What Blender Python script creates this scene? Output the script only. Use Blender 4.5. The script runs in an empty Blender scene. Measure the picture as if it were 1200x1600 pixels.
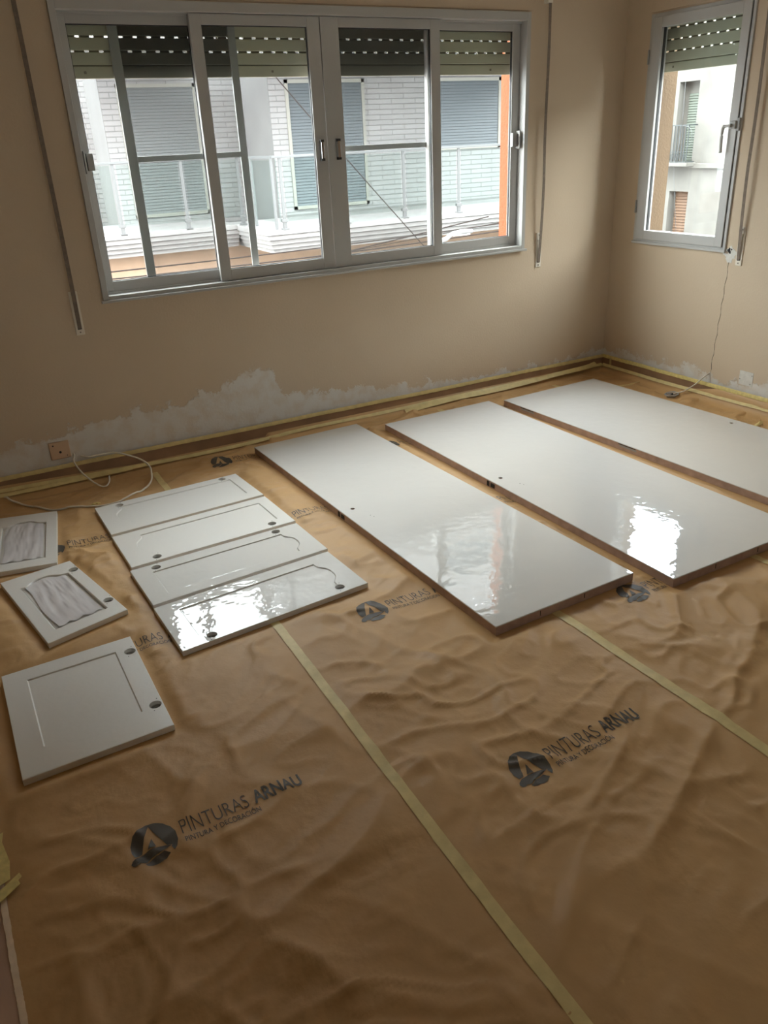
import bpy, bmesh, math, random
import numpy as np
from mathutils import Vector, Matrix
random.seed(7)
C = bpy.context.scene.collection
S = bpy.context.scene
PI = math.pi

# ------------------------------------------------------------------ camera
cam_d = bpy.data.cameras.new('camera'); cam = bpy.data.objects.new('camera', cam_d); C.objects.link(cam)
R_ = Vector((0.8759, -0.4805, -0.0438)); U_ = Vector((0.2391, 0.3535, 0.9043)); D_ = Vector((0.4190, 0.8026, -0.4246))
D_.normalize(); R_ = (R_ - R_.dot(D_)*D_).normalized(); U_ = R_.cross(D_)
cam.matrix_world = Matrix(((R_.x, U_.x, -D_.x, -3.7289), (R_.y, U_.y, -D_.y, -3.8946), (R_.z, U_.z, -D_.z, 1.4523), (0, 0, 0, 1)))
cam_d.sensor_fit = 'AUTO'; cam_d.sensor_width = 36; cam_d.lens = 1238.58/1600*36
cam_d.clip_start = 0.05; cam_d.clip_end = 300
S.camera = cam

# ------------------------------------------------------------------ daylight
W = bpy.data.worlds.new('sky'); S.world = W; W.use_nodes = True
nt = W.node_tree; nt.nodes.clear()
wo = nt.nodes.new('ShaderNodeOutputWorld'); bg = nt.nodes.new('ShaderNodeBackground')
tc = nt.nodes.new('ShaderNodeTexCoord'); nz = nt.nodes.new('ShaderNodeTexNoise'); rp = nt.nodes.new('ShaderNodeValToRGB')
nz.inputs['Scale'].default_value = 2.2; nz.inputs['Detail'].default_value = 4
rp.color_ramp.elements[0].color = (0.80, 0.88, 1.0, 1); rp.color_ramp.elements[1].color = (1.0, 0.99, 0.96, 1)
rp.color_ramp.elements[0].position = 0.35; rp.color_ramp.elements[1].position = 0.65
nt.links.new(tc.outputs['Generated'], nz.inputs['Vector']); nt.links.new(nz.outputs['Fac'], rp.inputs['Fac'])
nt.links.new(rp.outputs['Color'], bg.inputs['Color']); bg.inputs['Strength'].default_value = 6.6
nt.links.new(bg.outputs[0], wo.inputs['Surface'])
for nm, loc, rot, sx, sy in (('window_portal', (-1.895, 0.22, 1.3), (-PI/2, 0, 0), 2.36, 0.9),
                            ('window_portal', (0.22, -0.5, 1.3), (0, PI/2, 0), 0.85, 0.6),
                            ('window_portal', (-2.4, -5.8, 1.69), (PI/2, 0, 0), 0.44, 0.58)):  # last portal serves the added window behind the viewer
    ld = bpy.data.lights.new(nm, 'AREA'); ld.shape = 'RECTANGLE'; ld.size = sx; ld.size_y = sy; ld.cycles.is_portal = True
    lo = bpy.data.objects.new(nm, ld); lo.location = loc; lo.rotation_euler = rot; C.objects.link(lo)
S.view_settings.view_transform = 'Standard'; S.view_settings.look = 'None'; S.view_settings.gamma = 1
S.view_settings.use_curve_mapping = False
S.view_settings.exposure = 1.66

# ------------------------------------------------------------------ materials
def mat(name, col, rough=0.6, metal=0.0, noise=0.0, nscale=8.0, bump=0.0, bscale=60.0, coat=0.0, spec=None, detail=4):
    m = bpy.data.materials.new(name); m.use_nodes = True; t = m.node_tree
    b = t.nodes['Principled BSDF']
    b.inputs['Base Color'].default_value = (*col, 1); b.inputs['Roughness'].default_value = rough
    b.inputs['Metallic'].default_value = metal; b.inputs['Coat Weight'].default_value = coat
    if spec is not None: b.inputs['Specular IOR Level'].default_value = spec
    g = t.nodes.new('ShaderNodeNewGeometry')
    if noise:
        n = t.nodes.new('ShaderNodeTexNoise'); n.inputs['Scale'].default_value = nscale; n.inputs['Detail'].default_value = detail
        r = t.nodes.new('ShaderNodeMapRange'); r.inputs['From Min'].default_value = 0.3; r.inputs['From Max'].default_value = 0.7
        r.inputs['To Min'].default_value = 1-noise; r.inputs['To Max'].default_value = 1+noise
        x = t.nodes.new('ShaderNodeVectorMath'); x.operation = 'SCALE'; x.inputs[0].default_value = col
        t.links.new(g.outputs['Position'], n.inputs['Vector']); t.links.new(n.outputs['Fac'], r.inputs['Value'])
        t.links.new(r.outputs[0], x.inputs['Scale']); t.links.new(x.outputs[0], b.inputs['Base Color'])
    if bump:
        n = t.nodes.new('ShaderNodeTexNoise'); n.inputs['Scale'].default_value = bscale; n.inputs['Detail'].default_value = 3
        u = t.nodes.new('ShaderNodeBump'); u.inputs['Strength'].default_value = 1; u.inputs['Distance'].default_value = bump
        t.links.new(g.outputs['Position'], n.inputs['Vector']); t.links.new(n.outputs['Fac'], u.inputs['Height'])
        t.links.new(u.outputs[0], b.inputs['Normal'])
    return m

def glass_mat(name, tint=(0.93, 0.96, 0.95), refl=1.0):
    m = bpy.data.materials.new(name); m.use_nodes = True; t = m.node_tree; t.nodes.clear()
    o = t.nodes.new('ShaderNodeOutputMaterial'); mx = t.nodes.new('ShaderNodeMixShader')
    tr = t.nodes.new('ShaderNodeBsdfTransparent'); gl = t.nodes.new('ShaderNodeBsdfGlossy'); fr = t.nodes.new('ShaderNodeFresnel')
    tr.inputs[0].default_value = (*tint, 1); gl.inputs['Roughness'].default_value = 0.01; fr.inputs[0].default_value = 1.45
    ml = t.nodes.new('ShaderNodeMath'); ml.operation = 'MULTIPLY'; ml.inputs[1].default_value = refl
    gg = t.nodes.new('ShaderNodeNewGeometry'); fb = t.nodes.new('ShaderNodeMath'); fb.operation = 'SUBTRACT'; fb.inputs[0].default_value = 1
    mb = t.nodes.new('ShaderNodeMath'); mb.operation = 'MULTIPLY'
    t.links.new(gg.outputs['Backfacing'], fb.inputs[1]); t.links.new(fr.outputs[0], ml.inputs[0])      # only the entry face reflects, so a pane never reflects totally inside
    t.links.new(ml.outputs[0], mb.inputs[0]); t.links.new(fb.outputs[0], mb.inputs[1]); t.links.new(mb.outputs[0], mx.inputs[0])
    t.links.new(tr.outputs[0], mx.inputs[1]); t.links.new(gl.outputs[0], mx.inputs[2]); t.links.new(mx.outputs[0], o.inputs[0])
    return m

def veil_mat(name, col, fac):
    m = bpy.data.materials.new(name); m.use_nodes = True; t = m.node_tree; t.nodes.clear()
    o = t.nodes.new('ShaderNodeOutputMaterial'); mx = t.nodes.new('ShaderNodeMixShader')
    tr = t.nodes.new('ShaderNodeBsdfTransparent'); df = t.nodes.new('ShaderNodeBsdfDiffuse'); df.inputs[0].default_value = (*col, 1)
    mx.inputs[0].default_value = fac
    t.links.new(tr.outputs[0], mx.inputs[1]); t.links.new(df.outputs[0], mx.inputs[2]); t.links.new(mx.outputs[0], o.inputs[0])
    return m

def wall_mat(name, axis, prof):
    """cream emulsion with pale filler patches along the foot of the wall; prof = [(coordinate, patch height)]"""
    m = bpy.data.materials.new(name); m.use_nodes = True; t = m.node_tree; b = t.nodes['Principled BSDF']; L = t.links.new
    b.inputs['Roughness'].default_value = 0.75
    g = t.nodes.new('ShaderNodeNewGeometry'); sp = t.nodes.new('ShaderNodeSeparateXYZ'); L(g.outputs['Position'], sp.inputs[0])
    lo, hi = prof[0][0], prof[-1][0]
    mr = t.nodes.new('ShaderNodeMapRange'); mr.inputs['From Min'].default_value = lo; mr.inputs['From Max'].default_value = hi
    L(sp.outputs[axis], mr.inputs['Value'])
    cr = t.nodes.new('ShaderNodeValToRGB'); els = cr.color_ramp.elements
    while len(els) > 1: els.remove(els[-1])
    for i, (c, h) in enumerate(prof):
        e = els[0] if i == 0 else els.new((c-lo)/(hi-lo))
        e.position = (c-lo)/(hi-lo); e.color = (h, h, h, 1)
    L(mr.outputs[0], cr.inputs[0])
    n1 = t.nodes.new('ShaderNodeTexNoise'); n1.inputs['Scale'].default_value = 9; n1.inputs['Detail'].default_value = 11; n1.inputs['Roughness'].default_value = 0.78
    L(g.outputs['Position'], n1.inputs['Vector'])
    ns = t.nodes.new('ShaderNodeMath'); ns.operation = 'MULTIPLY_ADD'; ns.inputs[1].default_value = 0.34; ns.inputs[2].default_value = -0.17; L(n1.outputs['Fac'], ns.inputs[0])
    ad = t.nodes.new('ShaderNodeMath'); ad.operation = 'ADD'; L(cr.outputs[0], ad.inputs[0]); L(ns.outputs[0], ad.inputs[1])
    sb = t.nodes.new('ShaderNodeMath'); sb.operation = 'SUBTRACT'; L(ad.outputs[0], sb.inputs[0]); L(sp.outputs[2], sb.inputs[1])
    mk = t.nodes.new('ShaderNodeMapRange'); mk.interpolation_type = 'SMOOTHSTEP'; mk.inputs['From Min'].default_value = -0.004; mk.inputs['From Max'].default_value = 0.012; L(sb.outputs[0], mk.inputs['Value'])
    n2 = t.nodes.new('ShaderNodeTexNoise'); n2.inputs['Scale'].default_value = 16; n2.inputs['Detail'].default_value = 6; L(g.outputs['Position'], n2.inputs['Vector'])
    m2 = t.nodes.new('ShaderNodeMapRange'); m2.inputs['From Min'].default_value = 0.36; m2.inputs['From Max'].default_value = 0.56; m2.inputs['To Min'].default_value = 0.55; L(n2.outputs['Fac'], m2.inputs['Value'])
    mm = t.nodes.new('ShaderNodeMath'); mm.operation = 'MULTIPLY'; L(mk.outputs[0], mm.inputs[0]); L(m2.outputs[0], mm.inputs[1])
    # broad unevenness of the old paint
    n3 = t.nodes.new('ShaderNodeTexNoise'); n3.inputs['Scale'].default_value = 1.6; n3.inputs['Detail'].default_value = 5; L(g.outputs['Position'], n3.inputs['Vector'])
    c1 = t.nodes.new('ShaderNodeMixRGB'); c1.inputs[1].default_value = WALLA; c1.inputs[2].default_value = WALLB; L(n3.outputs['Fac'], c1.inputs[0])
    c2 = t.nodes.new('ShaderNodeMixRGB'); c2.inputs[2].default_value = (0.74, 0.70, 0.64, 1); L(c1.outputs[0], c2.inputs[1]); L(mm.outputs[0], c2.inputs[0])
    L(c2.outputs[0], b.inputs['Base Color'])
    n4 = t.nodes.new('ShaderNodeTexNoise'); n4.inputs['Scale'].default_value = 90; n4.inputs['Detail'].default_value = 4; L(g.outputs['Position'], n4.inputs['Vector'])
    a4 = t.nodes.new('ShaderNodeMath'); a4.operation = 'MULTIPLY_ADD'; a4.inputs[1].default_value = 1.2; L(mm.outputs[0], a4.inputs[0]); L(n4.outputs['Fac'], a4.inputs[2])
    bu = t.nodes.new('ShaderNodeBump'); bu.inputs['Distance'].default_value = 0.0012; bu.inputs['Strength'].default_value = 0.8; L(a4.outputs[0], bu.inputs['Height']); L(bu.outputs[0], b.inputs['Normal'])
    return m
WALLA = (0.60, 0.47, 0.325, 1); WALLB = (0.67, 0.54, 0.395, 1)

def brick_mat(name, c1, c2, mortar, sx=1.0):
    m = bpy.data.materials.new(name); m.use_nodes = True; t = m.node_tree; b = t.nodes['Principled BSDF']; L = t.links.new
    b.inputs['Roughness'].default_value = 0.8
    g = t.nodes.new('ShaderNodeNewGeometry'); mp = t.nodes.new('ShaderNodeMapping'); mp.inputs['Rotation'].default_value = (PI/2, 0, 0)
    sp = t.nodes.new('ShaderNodeSeparateXYZ'); cb = t.nodes.new('ShaderNodeCombineXYZ'); L(g.outputs['Position'], sp.inputs[0])
    L(sp.outputs[0], cb.inputs[0]); L(sp.outputs[2], cb.inputs[1])
    k = t.nodes.new('ShaderNodeTexBrick'); L(cb.outputs[0], k.inputs['Vector'])
    k.inputs['Color1'].default_value = (*c1, 1); k.inputs['Color2'].default_value = (*c2, 1); k.inputs['Mortar'].default_value = (*mortar, 1)
    k.inputs['Scale'].default_value = 1; k.inputs['Brick Width'].default_value = 0.5; k.inputs['Row Height'].default_value = 0.085
    k.inputs['Mortar Size'].default_value = 0.007; k.inputs['Mortar Smooth'].default_value = 0.4
    n = t.nodes.new('ShaderNodeTexNoise'); n.inputs['Scale'].default_value = 1.3; n.inputs['Detail'].default_value = 6; L(g.outputs['Position'], n.inputs['Vector'])
    r = t.nodes.new('ShaderNodeMapRange'); r.inputs['From Min'].default_value = 0.3; r.inputs['From Max'].default_value = 0.7; r.inputs['To Min'].default_value = 0.93; r.inputs['To Max'].default_value = 1.05; L(n.outputs['Fac'], r.inputs['Value'])
    x = t.nodes.new('ShaderNodeVectorMath'); x.operation = 'SCALE'; L(k.outputs['Color'], x.inputs[0]); L(r.outputs[0], x.inputs['Scale']); L(x.outputs[0], b.inputs['Base Color'])
    bu = t.nodes.new('ShaderNodeBump'); bu.inputs['Distance'].default_value = 0.012; bu.invert = True; L(k.outputs['Fac'], bu.inputs['Height']); L(bu.outputs[0], b.inputs['Normal'])
    return m

M_paper = mat('kraft_paper', (0.575, 0.35, 0.155), 0.5, noise=0.05, nscale=5, bump=0.0016, bscale=34, spec=0.3, detail=5)
M_print = mat('grey_print_ink', (0.085, 0.07, 0.052), 0.5)
M_tape = mat('masking_tape_paper', (0.70, 0.55, 0.24), 0.5, noise=0.10, nscale=25, bump=0.0006, bscale=90)
M_tape2 = mat('masking_tape_yellow', (0.76, 0.62, 0.24), 0.5, noise=0.12, nscale=60, bump=0.0006, bscale=90)
M_tape_w = mat('pale_worn_tape', (0.85, 0.68, 0.50), 0.5, noise=0.12, nscale=30)
M_floor = mat('floor_tile_brown', (0.24, 0.15, 0.10), 0.5, noise=0.1)
M_pink = mat('pinkish_paper', (0.55, 0.36, 0.26), 0.55, noise=0.06, bump=0.001, bscale=30)
M_base = mat('baseboard_brown', (0.32, 0.185, 0.10), 0.5, noise=0.18, nscale=6)
M_ceil = mat('ceiling_paint', (0.82, 0.76, 0.66), 0.8, noise=0.03)
M_wback = wall_mat('wall_back_paint', 0, [(-4.6, .20), (-3.68, .22), (-3.54, .25), (-3.36, .27), (-3.12, .29), (-2.8, .315), (-2.62, .33), (-2.5, .40), (-2.33, .38), (-2.26, .25), (-2.05, .22), (-1.65, .17), (-1.22, .145), (-0.75, .12), (-0.25, .12), (0, .16)])
M_wright = wall_mat('wall_right_paint', 1, [(-5.6, .15), (-2, .19), (-1.25, .20), (-1.09, .14), (-0.92, .15), (-0.78, .165), (-0.6, .17), (-0.43, .155), (-0.2, .15), (0, .16)])
M_wall = mat('wall_paint', (0.63, 0.50, 0.36)[0:3], 0.8, noise=0.03, nscale=2, bump=0.0008, bscale=80)
M_alu = mat('lacquered_aluminium', (0.50, 0.49, 0.465), 0.42, noise=0.03, nscale=3, spec=0.5)
M_aluD = mat('grey_aluminium', (0.36, 0.36, 0.345), 0.45)
M_seal = mat('window_gasket', (0.03, 0.03, 0.03), 0.6)
M_shut = mat('shutter_slat_beige', (0.52, 0.50, 0.38), 0.5, noise=0.03)
M_shutj = mat('shutter_joint', (0.18, 0.16, 0.10), 0.6)
M_strap = mat('strap_webbing', (0.22, 0.17, 0.13), 0.8, noise=0.15, nscale=60)
M_plate = mat('strap_box_plastic', (0.80, 0.73, 0.62), 0.4)
M_chrome = mat('chrome', (0.75, 0.75, 0.75), 0.15, metal=1)
M_black = mat('dark_metal', (0.02, 0.017, 0.015), 0.5)
M_screw = mat('screw_steel', (0.25, 0.22, 0.18), 0.4, metal=0.7)
M_orange = mat('orange_stucco', (0.25, 0.062, 0.018), 0.85, noise=0.06, nscale=30, bump=0.004, bscale=70)
M_orange_shaded = mat('orange_stucco_shaded', (0.104, 0.064, 0.032), 0.85, noise=0.08, nscale=30, bump=0.003, bscale=70)  # the orange stucco again, with its weaker light put into the colour
M_sock = mat('outlet_cover_plastic', (0.62, 0.42, 0.27), 0.45)
M_cable = mat('cream_cable_sheath', (0.80, 0.73, 0.60), 0.4)
M_copper = mat('copper_wire', (0.5, 0.25, 0.12), 0.4, metal=0.6)
M_cup = mat('hinge_cup_grey', (0.30, 0.29, 0.27), 0.6, noise=0.25, nscale=160)
M_wood = mat('bare_door_edge', (0.46, 0.31, 0.235), 0.55, noise=0.14, nscale=24, bump=0.0004, bscale=60)
M_mort = mat('mortise_shadow_wood', (0.10, 0.065, 0.05), 0.6)
M_dark = mat('dark_hole', (0.012, 0.01, 0.008), 0.7)
M_film = mat('crumpled_film', (0.84, 0.81, 0.82), 0.10, noise=0.04, nscale=12, coat=1.0)
M_pane = mat('frosted_door_pane', (0.74, 0.71, 0.66), 0.15)

def gloss_paint(name, col, rough, wob, sc, coat=1.0):
    m = mat(name, col, 0.25, noise=0.012, nscale=3, coat=coat); t = m.node_tree; b = t.nodes['Principled BSDF']
    b.inputs['Coat Roughness'].default_value = rough; b.inputs['Coat IOR'].default_value = 1.78; b.inputs['Roughness'].default_value = 0.55
    g = t.nodes.new('ShaderNodeNewGeometry')
    a = t.nodes.new('ShaderNodeTexNoise'); a.inputs['Scale'].default_value = sc; a.inputs['Detail'].default_value = 1.6; a.inputs['Roughness'].default_value = 0.6
    u = t.nodes.new('ShaderNodeBump'); u.inputs['Distance'].default_value = wob; t.links.new(g.outputs['Position'], a.inputs['Vector'])
    t.links.new(a.outputs['Fac'], u.inputs['Height']); t.links.new(u.outputs[0], b.inputs['Coat Normal']); t.links.new(u.outputs[0], b.inputs['Normal'])
    return m
M_gloss = gloss_paint('wet_white_gloss', (0.77, 0.75, 0.71), 0.015, 0.0009, 20)
M_glossC = gloss_paint('cabinet_white_gloss', (0.77, 0.745, 0.70), 0.02, 0.0013, 22)
M_glossC.node_tree.nodes['Principled BSDF'].inputs['Coat Weight'].default_value = 0.55
M_satin = gloss_paint('cabinet_white_satin', (0.86, 0.835, 0.785), 0.25, 0.0004, 50, 0.6)
M_glass = glass_mat('window_glass')
M_glassB = glass_mat('balcony_glass', (0.90, 0.94, 0.93), 0.02)
M_screen = veil_mat('insect_mesh', (0.20, 0.20, 0.19), 0.17)
M_brick = brick_mat('white_glazed_brick', (0.232, 0.226, 0.224), (0.215, 0.210, 0.208), (0.169, 0.165, 0.163))
M_render = mat('white_render', (0.140, 0.136, 0.133), 0.85, noise=0.06, nscale=2)
M_slab = mat('white_balcony_concrete', (0.208, 0.202, 0.195), 0.8, noise=0.10, nscale=9)
M_lower = mat('tan_lower_wall', (0.290, 0.201, 0.137), 0.85, noise=0.1, nscale=3)
M_bshut = mat('blue_grey_shutter', (0.076, 0.088, 0.096), 0.6)
M_gshut = mat('grey_shutter', (0.116, 0.122, 0.122), 0.6)
M_sframe = mat('cream_window_frame', (0.208, 0.202, 0.176), 0.6)
M_rail = mat('pale_grey_rail', (0.098, 0.101, 0.101), 0.4)
M_foot = mat('grey_clamp', (0.104, 0.105, 0.105), 0.4)
M_road = mat('asphalt', (0.16, 0.155, 0.15), 0.9, noise=0.1)
M_cream = mat('cream_stained_render', (0.138, 0.130, 0.114), 0.85, noise=0.16, nscale=1.8, detail=9)
M_iron = mat('balcony_iron', (0.032, 0.038, 0.038), 0.6)
M_green = mat('pale_green_blind', (0.106, 0.121, 0.095), 0.7, noise=0.06)
M_obl = mat('orange_wood_blind', (0.130, 0.070, 0.036), 0.7, noise=0.06)
M_cw = mat('overhead_cable_black', (0.03, 0.024, 0.022), 0.95, spec=0.1)
M_white = mat('white_lamp_enamel', (0.230, 0.230, 0.228), 0.4)
M_filler = mat('white_filler', (0.72, 0.69, 0.63), 0.85, noise=0.08, nscale=40, bump=0.001, bscale=60)

# ------------------------------------------------------------------ helpers
def link(name, me, m=None, parent=None):
    o = bpy.data.objects.new(name, me); C.objects.link(o)
    if m is not None: me.materials.append(m)
    if parent is not None: o.parent = parent
    return o
def thing(name, label, cat, group=None, loc=(0, 0, 0)):
    o = bpy.data.objects.new(name, None); C.objects.link(o); o.location = loc; o.empty_display_size = 0.1
    o['label'] = label; o['category'] = cat
    if group: o['group'] = group
    return o
def tag(o, label, cat, group=None):
    o['label'] = label; o['category'] = cat
    if group: o['group'] = group
    return o
def struct(o, label=None):
    o['kind'] = 'structure'
    if label: o['label'] = label
    return o
class MB:
    def __init__(s, origin=(0, 0, 0)): s.bm = bmesh.new(); s.o = Vector(origin)
    def box(s, x0, x1, y0, y1, z0, z1, bev=0.0):
        r = bmesh.ops.create_cube(s.bm, size=1)
        for v in r['verts']: v.co = Vector(((x0+x1)/2+v.co.x*(x1-x0), (y0+y1)/2+v.co.y*(y1-y0), (z0+z1)/2+v.co.z*(z1-z0)))
        if bev:
            es = list({e for v in r['verts'] for e in v.link_edges})
            bmesh.ops.bevel(s.bm, geom=es, offset=bev, segments=2, affect='EDGES', profile=0.5)
        return s
    def cyl(s, p0, p1, r, n=16, r2=None):
        p0 = Vector(p0); p1 = Vector(p1); d = p1-p0
        q = bmesh.ops.create_cone(s.bm, cap_ends=True, segments=n, radius1=r, radius2=r if r2 is None else r2, depth=d.length)
        M = Matrix.Translation((p0+p1)/2) @ d.to_track_quat('Z', 'Y').to_matrix().to_4x4()
        bmesh.ops.transform(s.bm, matrix=M, verts=q['verts']); return s
    def poly(s, pts, z0, z1):
        """prism over a polygon in xy"""
        a = [s.bm.verts.new((x, y, z0)) for x, y in pts]; b = [s.bm.verts.new((x, y, z1)) for x, y in pts]
        n = len(pts); s.bm.faces.new(a[::-1]); s.bm.faces.new(b)
        for i in range(n): s.bm.faces.new((a[i], a[(i+1) % n], b[(i+1) % n], b[i]))
        return s
    def tube(s, pts, r, n=8):
        P = [Vector(p) for p in pts]; rings = []
        for i, p in enumerate(P):
            d = (P[min(i+1, len(P)-1)]-P[max(i-1, 0)]).normalized()
            a = d.cross(Vector((0, 0, 1)));  a = a.normalized() if a.length > 1e-4 else Vector((1, 0, 0)); b = d.cross(a).normalized()
            rings.append([s.bm.verts.new(p+r*(math.cos(2*PI*k/n)*a+math.sin(2*PI*k/n)*b)) for k in range(n)])
        for i in range(len(rings)-1):
            for k in range(n): s.bm.faces.new((rings[i][k], rings[i][(k+1) % n], rings[i+1][(k+1) % n], rings[i+1][k]))
        s.bm.faces.new(rings[0][::-1]); s.bm.faces.new(rings[-1]); return s
    def done(s, name, m, parent=None, smooth=False):
        bmesh.ops.recalc_face_normals(s.bm, faces=s.bm.faces)
        bmesh.ops.translate(s.bm, vec=-s.o, verts=s.bm.verts)
        me = bpy.data.meshes.new(name); s.bm.to_mesh(me); s.bm.free()
        if smooth:
            for p in me.polygons: p.use_smooth = True
        o = link(name, me, m, parent)
        o.location = s.o
        if parent is not None and parent.type == 'EMPTY': o.location = s.o - parent.location
        return o
def spline(pts, n=10):
    """Catmull-Rom through the points"""
    P = [Vector(p) for p in pts]; P = [2*P[0]-P[1]] + P + [2*P[-1]-P[-2]]; out = []
    for i in range(1, len(P)-2):
        for k in range(n):
            t = k/n; a, b, c, d = P[i-1:i+3]
            out.append(0.5*((2*b)+(c-a)*t+(2*a-5*b+4*c-d)*t*t+(3*b-a-3*c+d)*t**3))
    out.append(P[-2]); return out
def cut(o, cutters):
    """subtract cutter objects from o, then discard them"""
    for c in cutters:
        md = o.modifiers.new('cut', 'BOOLEAN'); md.object = c; md.operation = 'DIFFERENCE'; md.solver = 'EXACT'
    bpy.context.view_layer.update()
    dg = bpy.context.evaluated_depsgraph_get(); me = bpy.data.meshes.new_from_object(o.evaluated_get(dg))
    o.modifiers.clear(); o.data = me
    for c in cutters: bpy.data.objects.remove(c)

# ------------------------------------------------------------------ room shell
X0, Y0, H = -4.75, -5.6, 2.62
WT = 0.185
# opening of the main window in the back wall, and of the casement in the right wall
MX0, MX1, MZ0, MZ1 = -3.085, -0.705, 0.85, 2.0
RY0, RY1, RZ0, RZ1 = -0.845, -0.198, 0.84, 1.995
b = MB()
for q in ((X0, MX0, 0, H), (MX1, WT, 0, H), (MX0, MX1, 0, MZ0), (MX0, MX1, MZ1, H)):
    b.box(q[0], q[1], 0, WT, q[2]-(0.2 if q[2] == 0 else 0), q[3])
wall_back = struct(b.done('wall_back', M_wback), 'cream painted wall with pale filler patches along its foot')
b = MB()
for q in ((Y0, RY0, 0, H), (RY1, 0, 0, H), (RY0, RY1, 0, RZ0), (RY0, RY1, RZ1, H)):
    b.box(0, WT, q[0], q[1], q[2]-(0.2 if q[2] == 0 else 0), q[3])
wall_right = struct(b.done('wall_right', M_wright), 'cream painted wall with a narrow casement window')
struct(MB().box(X0-WT, X0, Y0, WT, -0.2, H).done('wall_left', M_wall))
FX0, FX1, FZ0, FZ1 = -2.62, -2.18, 1.40, 1.98
b = MB()
for q in ((X0-WT, FX0, -.2, H), (FX1, WT, -.2, H), (FX0, FX1, -.2, FZ0), (FX0, FX1, FZ1, H)): b.box(q[0], q[1], Y0-WT, Y0, q[2], q[3])
struct(b.done('wall_front', M_wall))
w3 = bpy.data.objects.new('added_fill_window', None); C.objects.link(w3); struct(w3, 'small window added in the wall behind the viewer to brighten the room')  # unseen window, added to light the foreground paper
b = MB()
for q in ((FX0, FX0+.05, FZ0, FZ1), (FX1-.05, FX1, FZ0, FZ1), (FX0+.05, FX1-.05, FZ0, FZ0+.05), (FX0+.05, FX1-.05, FZ1-.05, FZ1)): b.box(q[0], q[1], Y0-.06, Y0+.01, q[2], q[3], .002)
b.done('frame', M_alu, w3)
MB().box(FX0+.045, FX1-.045, Y0-.03, Y0-.026, FZ0+.045, FZ1-.045).done('glass_pane', M_glass, w3)
struct(MB().box(X0, 0, Y0, 0, -0.2, -0.004).done('floor', M_floor))
struct(MB().box(X0-WT, WT, Y0-WT, WT, H, H+0.2).done('ceiling', M_ceil))
# outer render of our own building and the stucco reveals around both openings
e = WT
b = MB()
for q in ((-9, MX0+.0, -4, 8), (MX1, WT+0.03, -4, 8), (MX0, MX1, -4, MZ0), (MX0, MX1, MZ1, 8)): b.box(q[0], q[1], e, e+0.03, q[2], q[3])
b.box(MX1-0.004, MX1+0.0005, 0.092, e+.03, MZ0, MZ1); b.box(MX0-0.0005, MX0+0.004, 0.092, e+.03, MZ0, MZ1)
b.box(MX0, MX1, 0.092, e+.05, MZ0-0.001, MZ0+0.004); b.box(MX0, MX1, 0.16, e+.03, MZ1-0.004, MZ1)
struct(b.done('trim_1', M_orange), 'orange stucco reveal outside the sliding window')
b = MB()
for q in ((-14, RY0, -4, 8), (RY1, WT, -4, 8), (RY0, RY1, -4, RZ0), (RY0, RY1, RZ1, 8)): b.box(e, e+0.03, q[0], q[1], q[2], q[3])
b.box(0.075, e+.03, RY1-0.004, RY1+.0005, RZ0, RZ1); b.box(0.075, e+.03, RY0-.0005, RY0+0.004, RZ0, RZ1)
b.box(0.075, e+.05, RY0, RY1, RZ0-.001, RZ0+0.004); b.box(0.16, e+.03, RY0, RY1, RZ1-.004, RZ1)
struct(b.done('trim_2', M_orange_shaded), 'orange stucco reveal outside the casement window, shade put into its colour')
# flush shutter box covers above both windows
struct(MB().box(-3.10, -0.672, -0.004, 0, 2.03, 2.34, 0.001).done('trim_3', M_wall), 'painted shutter box cover above the sliding window')
struct(MB().box(-0.004, 0, -0.87, -0.18, 2.012, 2.34, 0.001).done('trim_4', M_wall), 'painted shutter box cover above the casement')

# baseboards
struct(MB().box(X0, 0, -0.012, 0, -0.003, 0.100, 0.002).done('baseboard_back', M_base))
struct(MB().box(-0.012, 0, Y0, -0.012, -0.003, 0.100, 0.002).done('baseboard_right', M_base))

# ------------------------------------------------------------------ crumpled masking paper
rng = np.random.default_rng(11)
TAB = rng.random((8, 256, 256))
def vnoise(x, y, k):
    xi = np.floor(x).astype(int); yi = np.floor(y).astype(int); fx = x-xi; fy = y-yi
    fx = fx**3*(fx*(fx*6-15)+10); fy = fy**3*(fy*(fy*6-15)+10); T = TAB[k]
    g = lambda a, b_: T[(xi+a) % 256, (yi+b_) % 256]
    return (g(0, 0)*(1-fx)+g(1, 0)*fx)*(1-fy)+(g(0, 1)*(1-fx)+g(1, 1)*fx)*fy - 0.5
SEAMS = [-3.925, -3.03, -2.195, -1.345, -0.50]
FOOT = []          # flattened places: (four corners, height)
def sdist(x, y, quad):
    """distance outside a convex quad (0 inside)"""
    d = np.full(np.shape(x), -1e9); n = len(quad)
    for i in range(n):
        ax, ay = quad[i]; bx, by = quad[(i+1) % n]; l = math.hypot(bx-ax, by-ay)
        d = np.maximum(d, -((bx-ax)*(y-ay)-(by-ay)*(x-ax))/l*ORI)
    return d
ORI = -1
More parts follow.
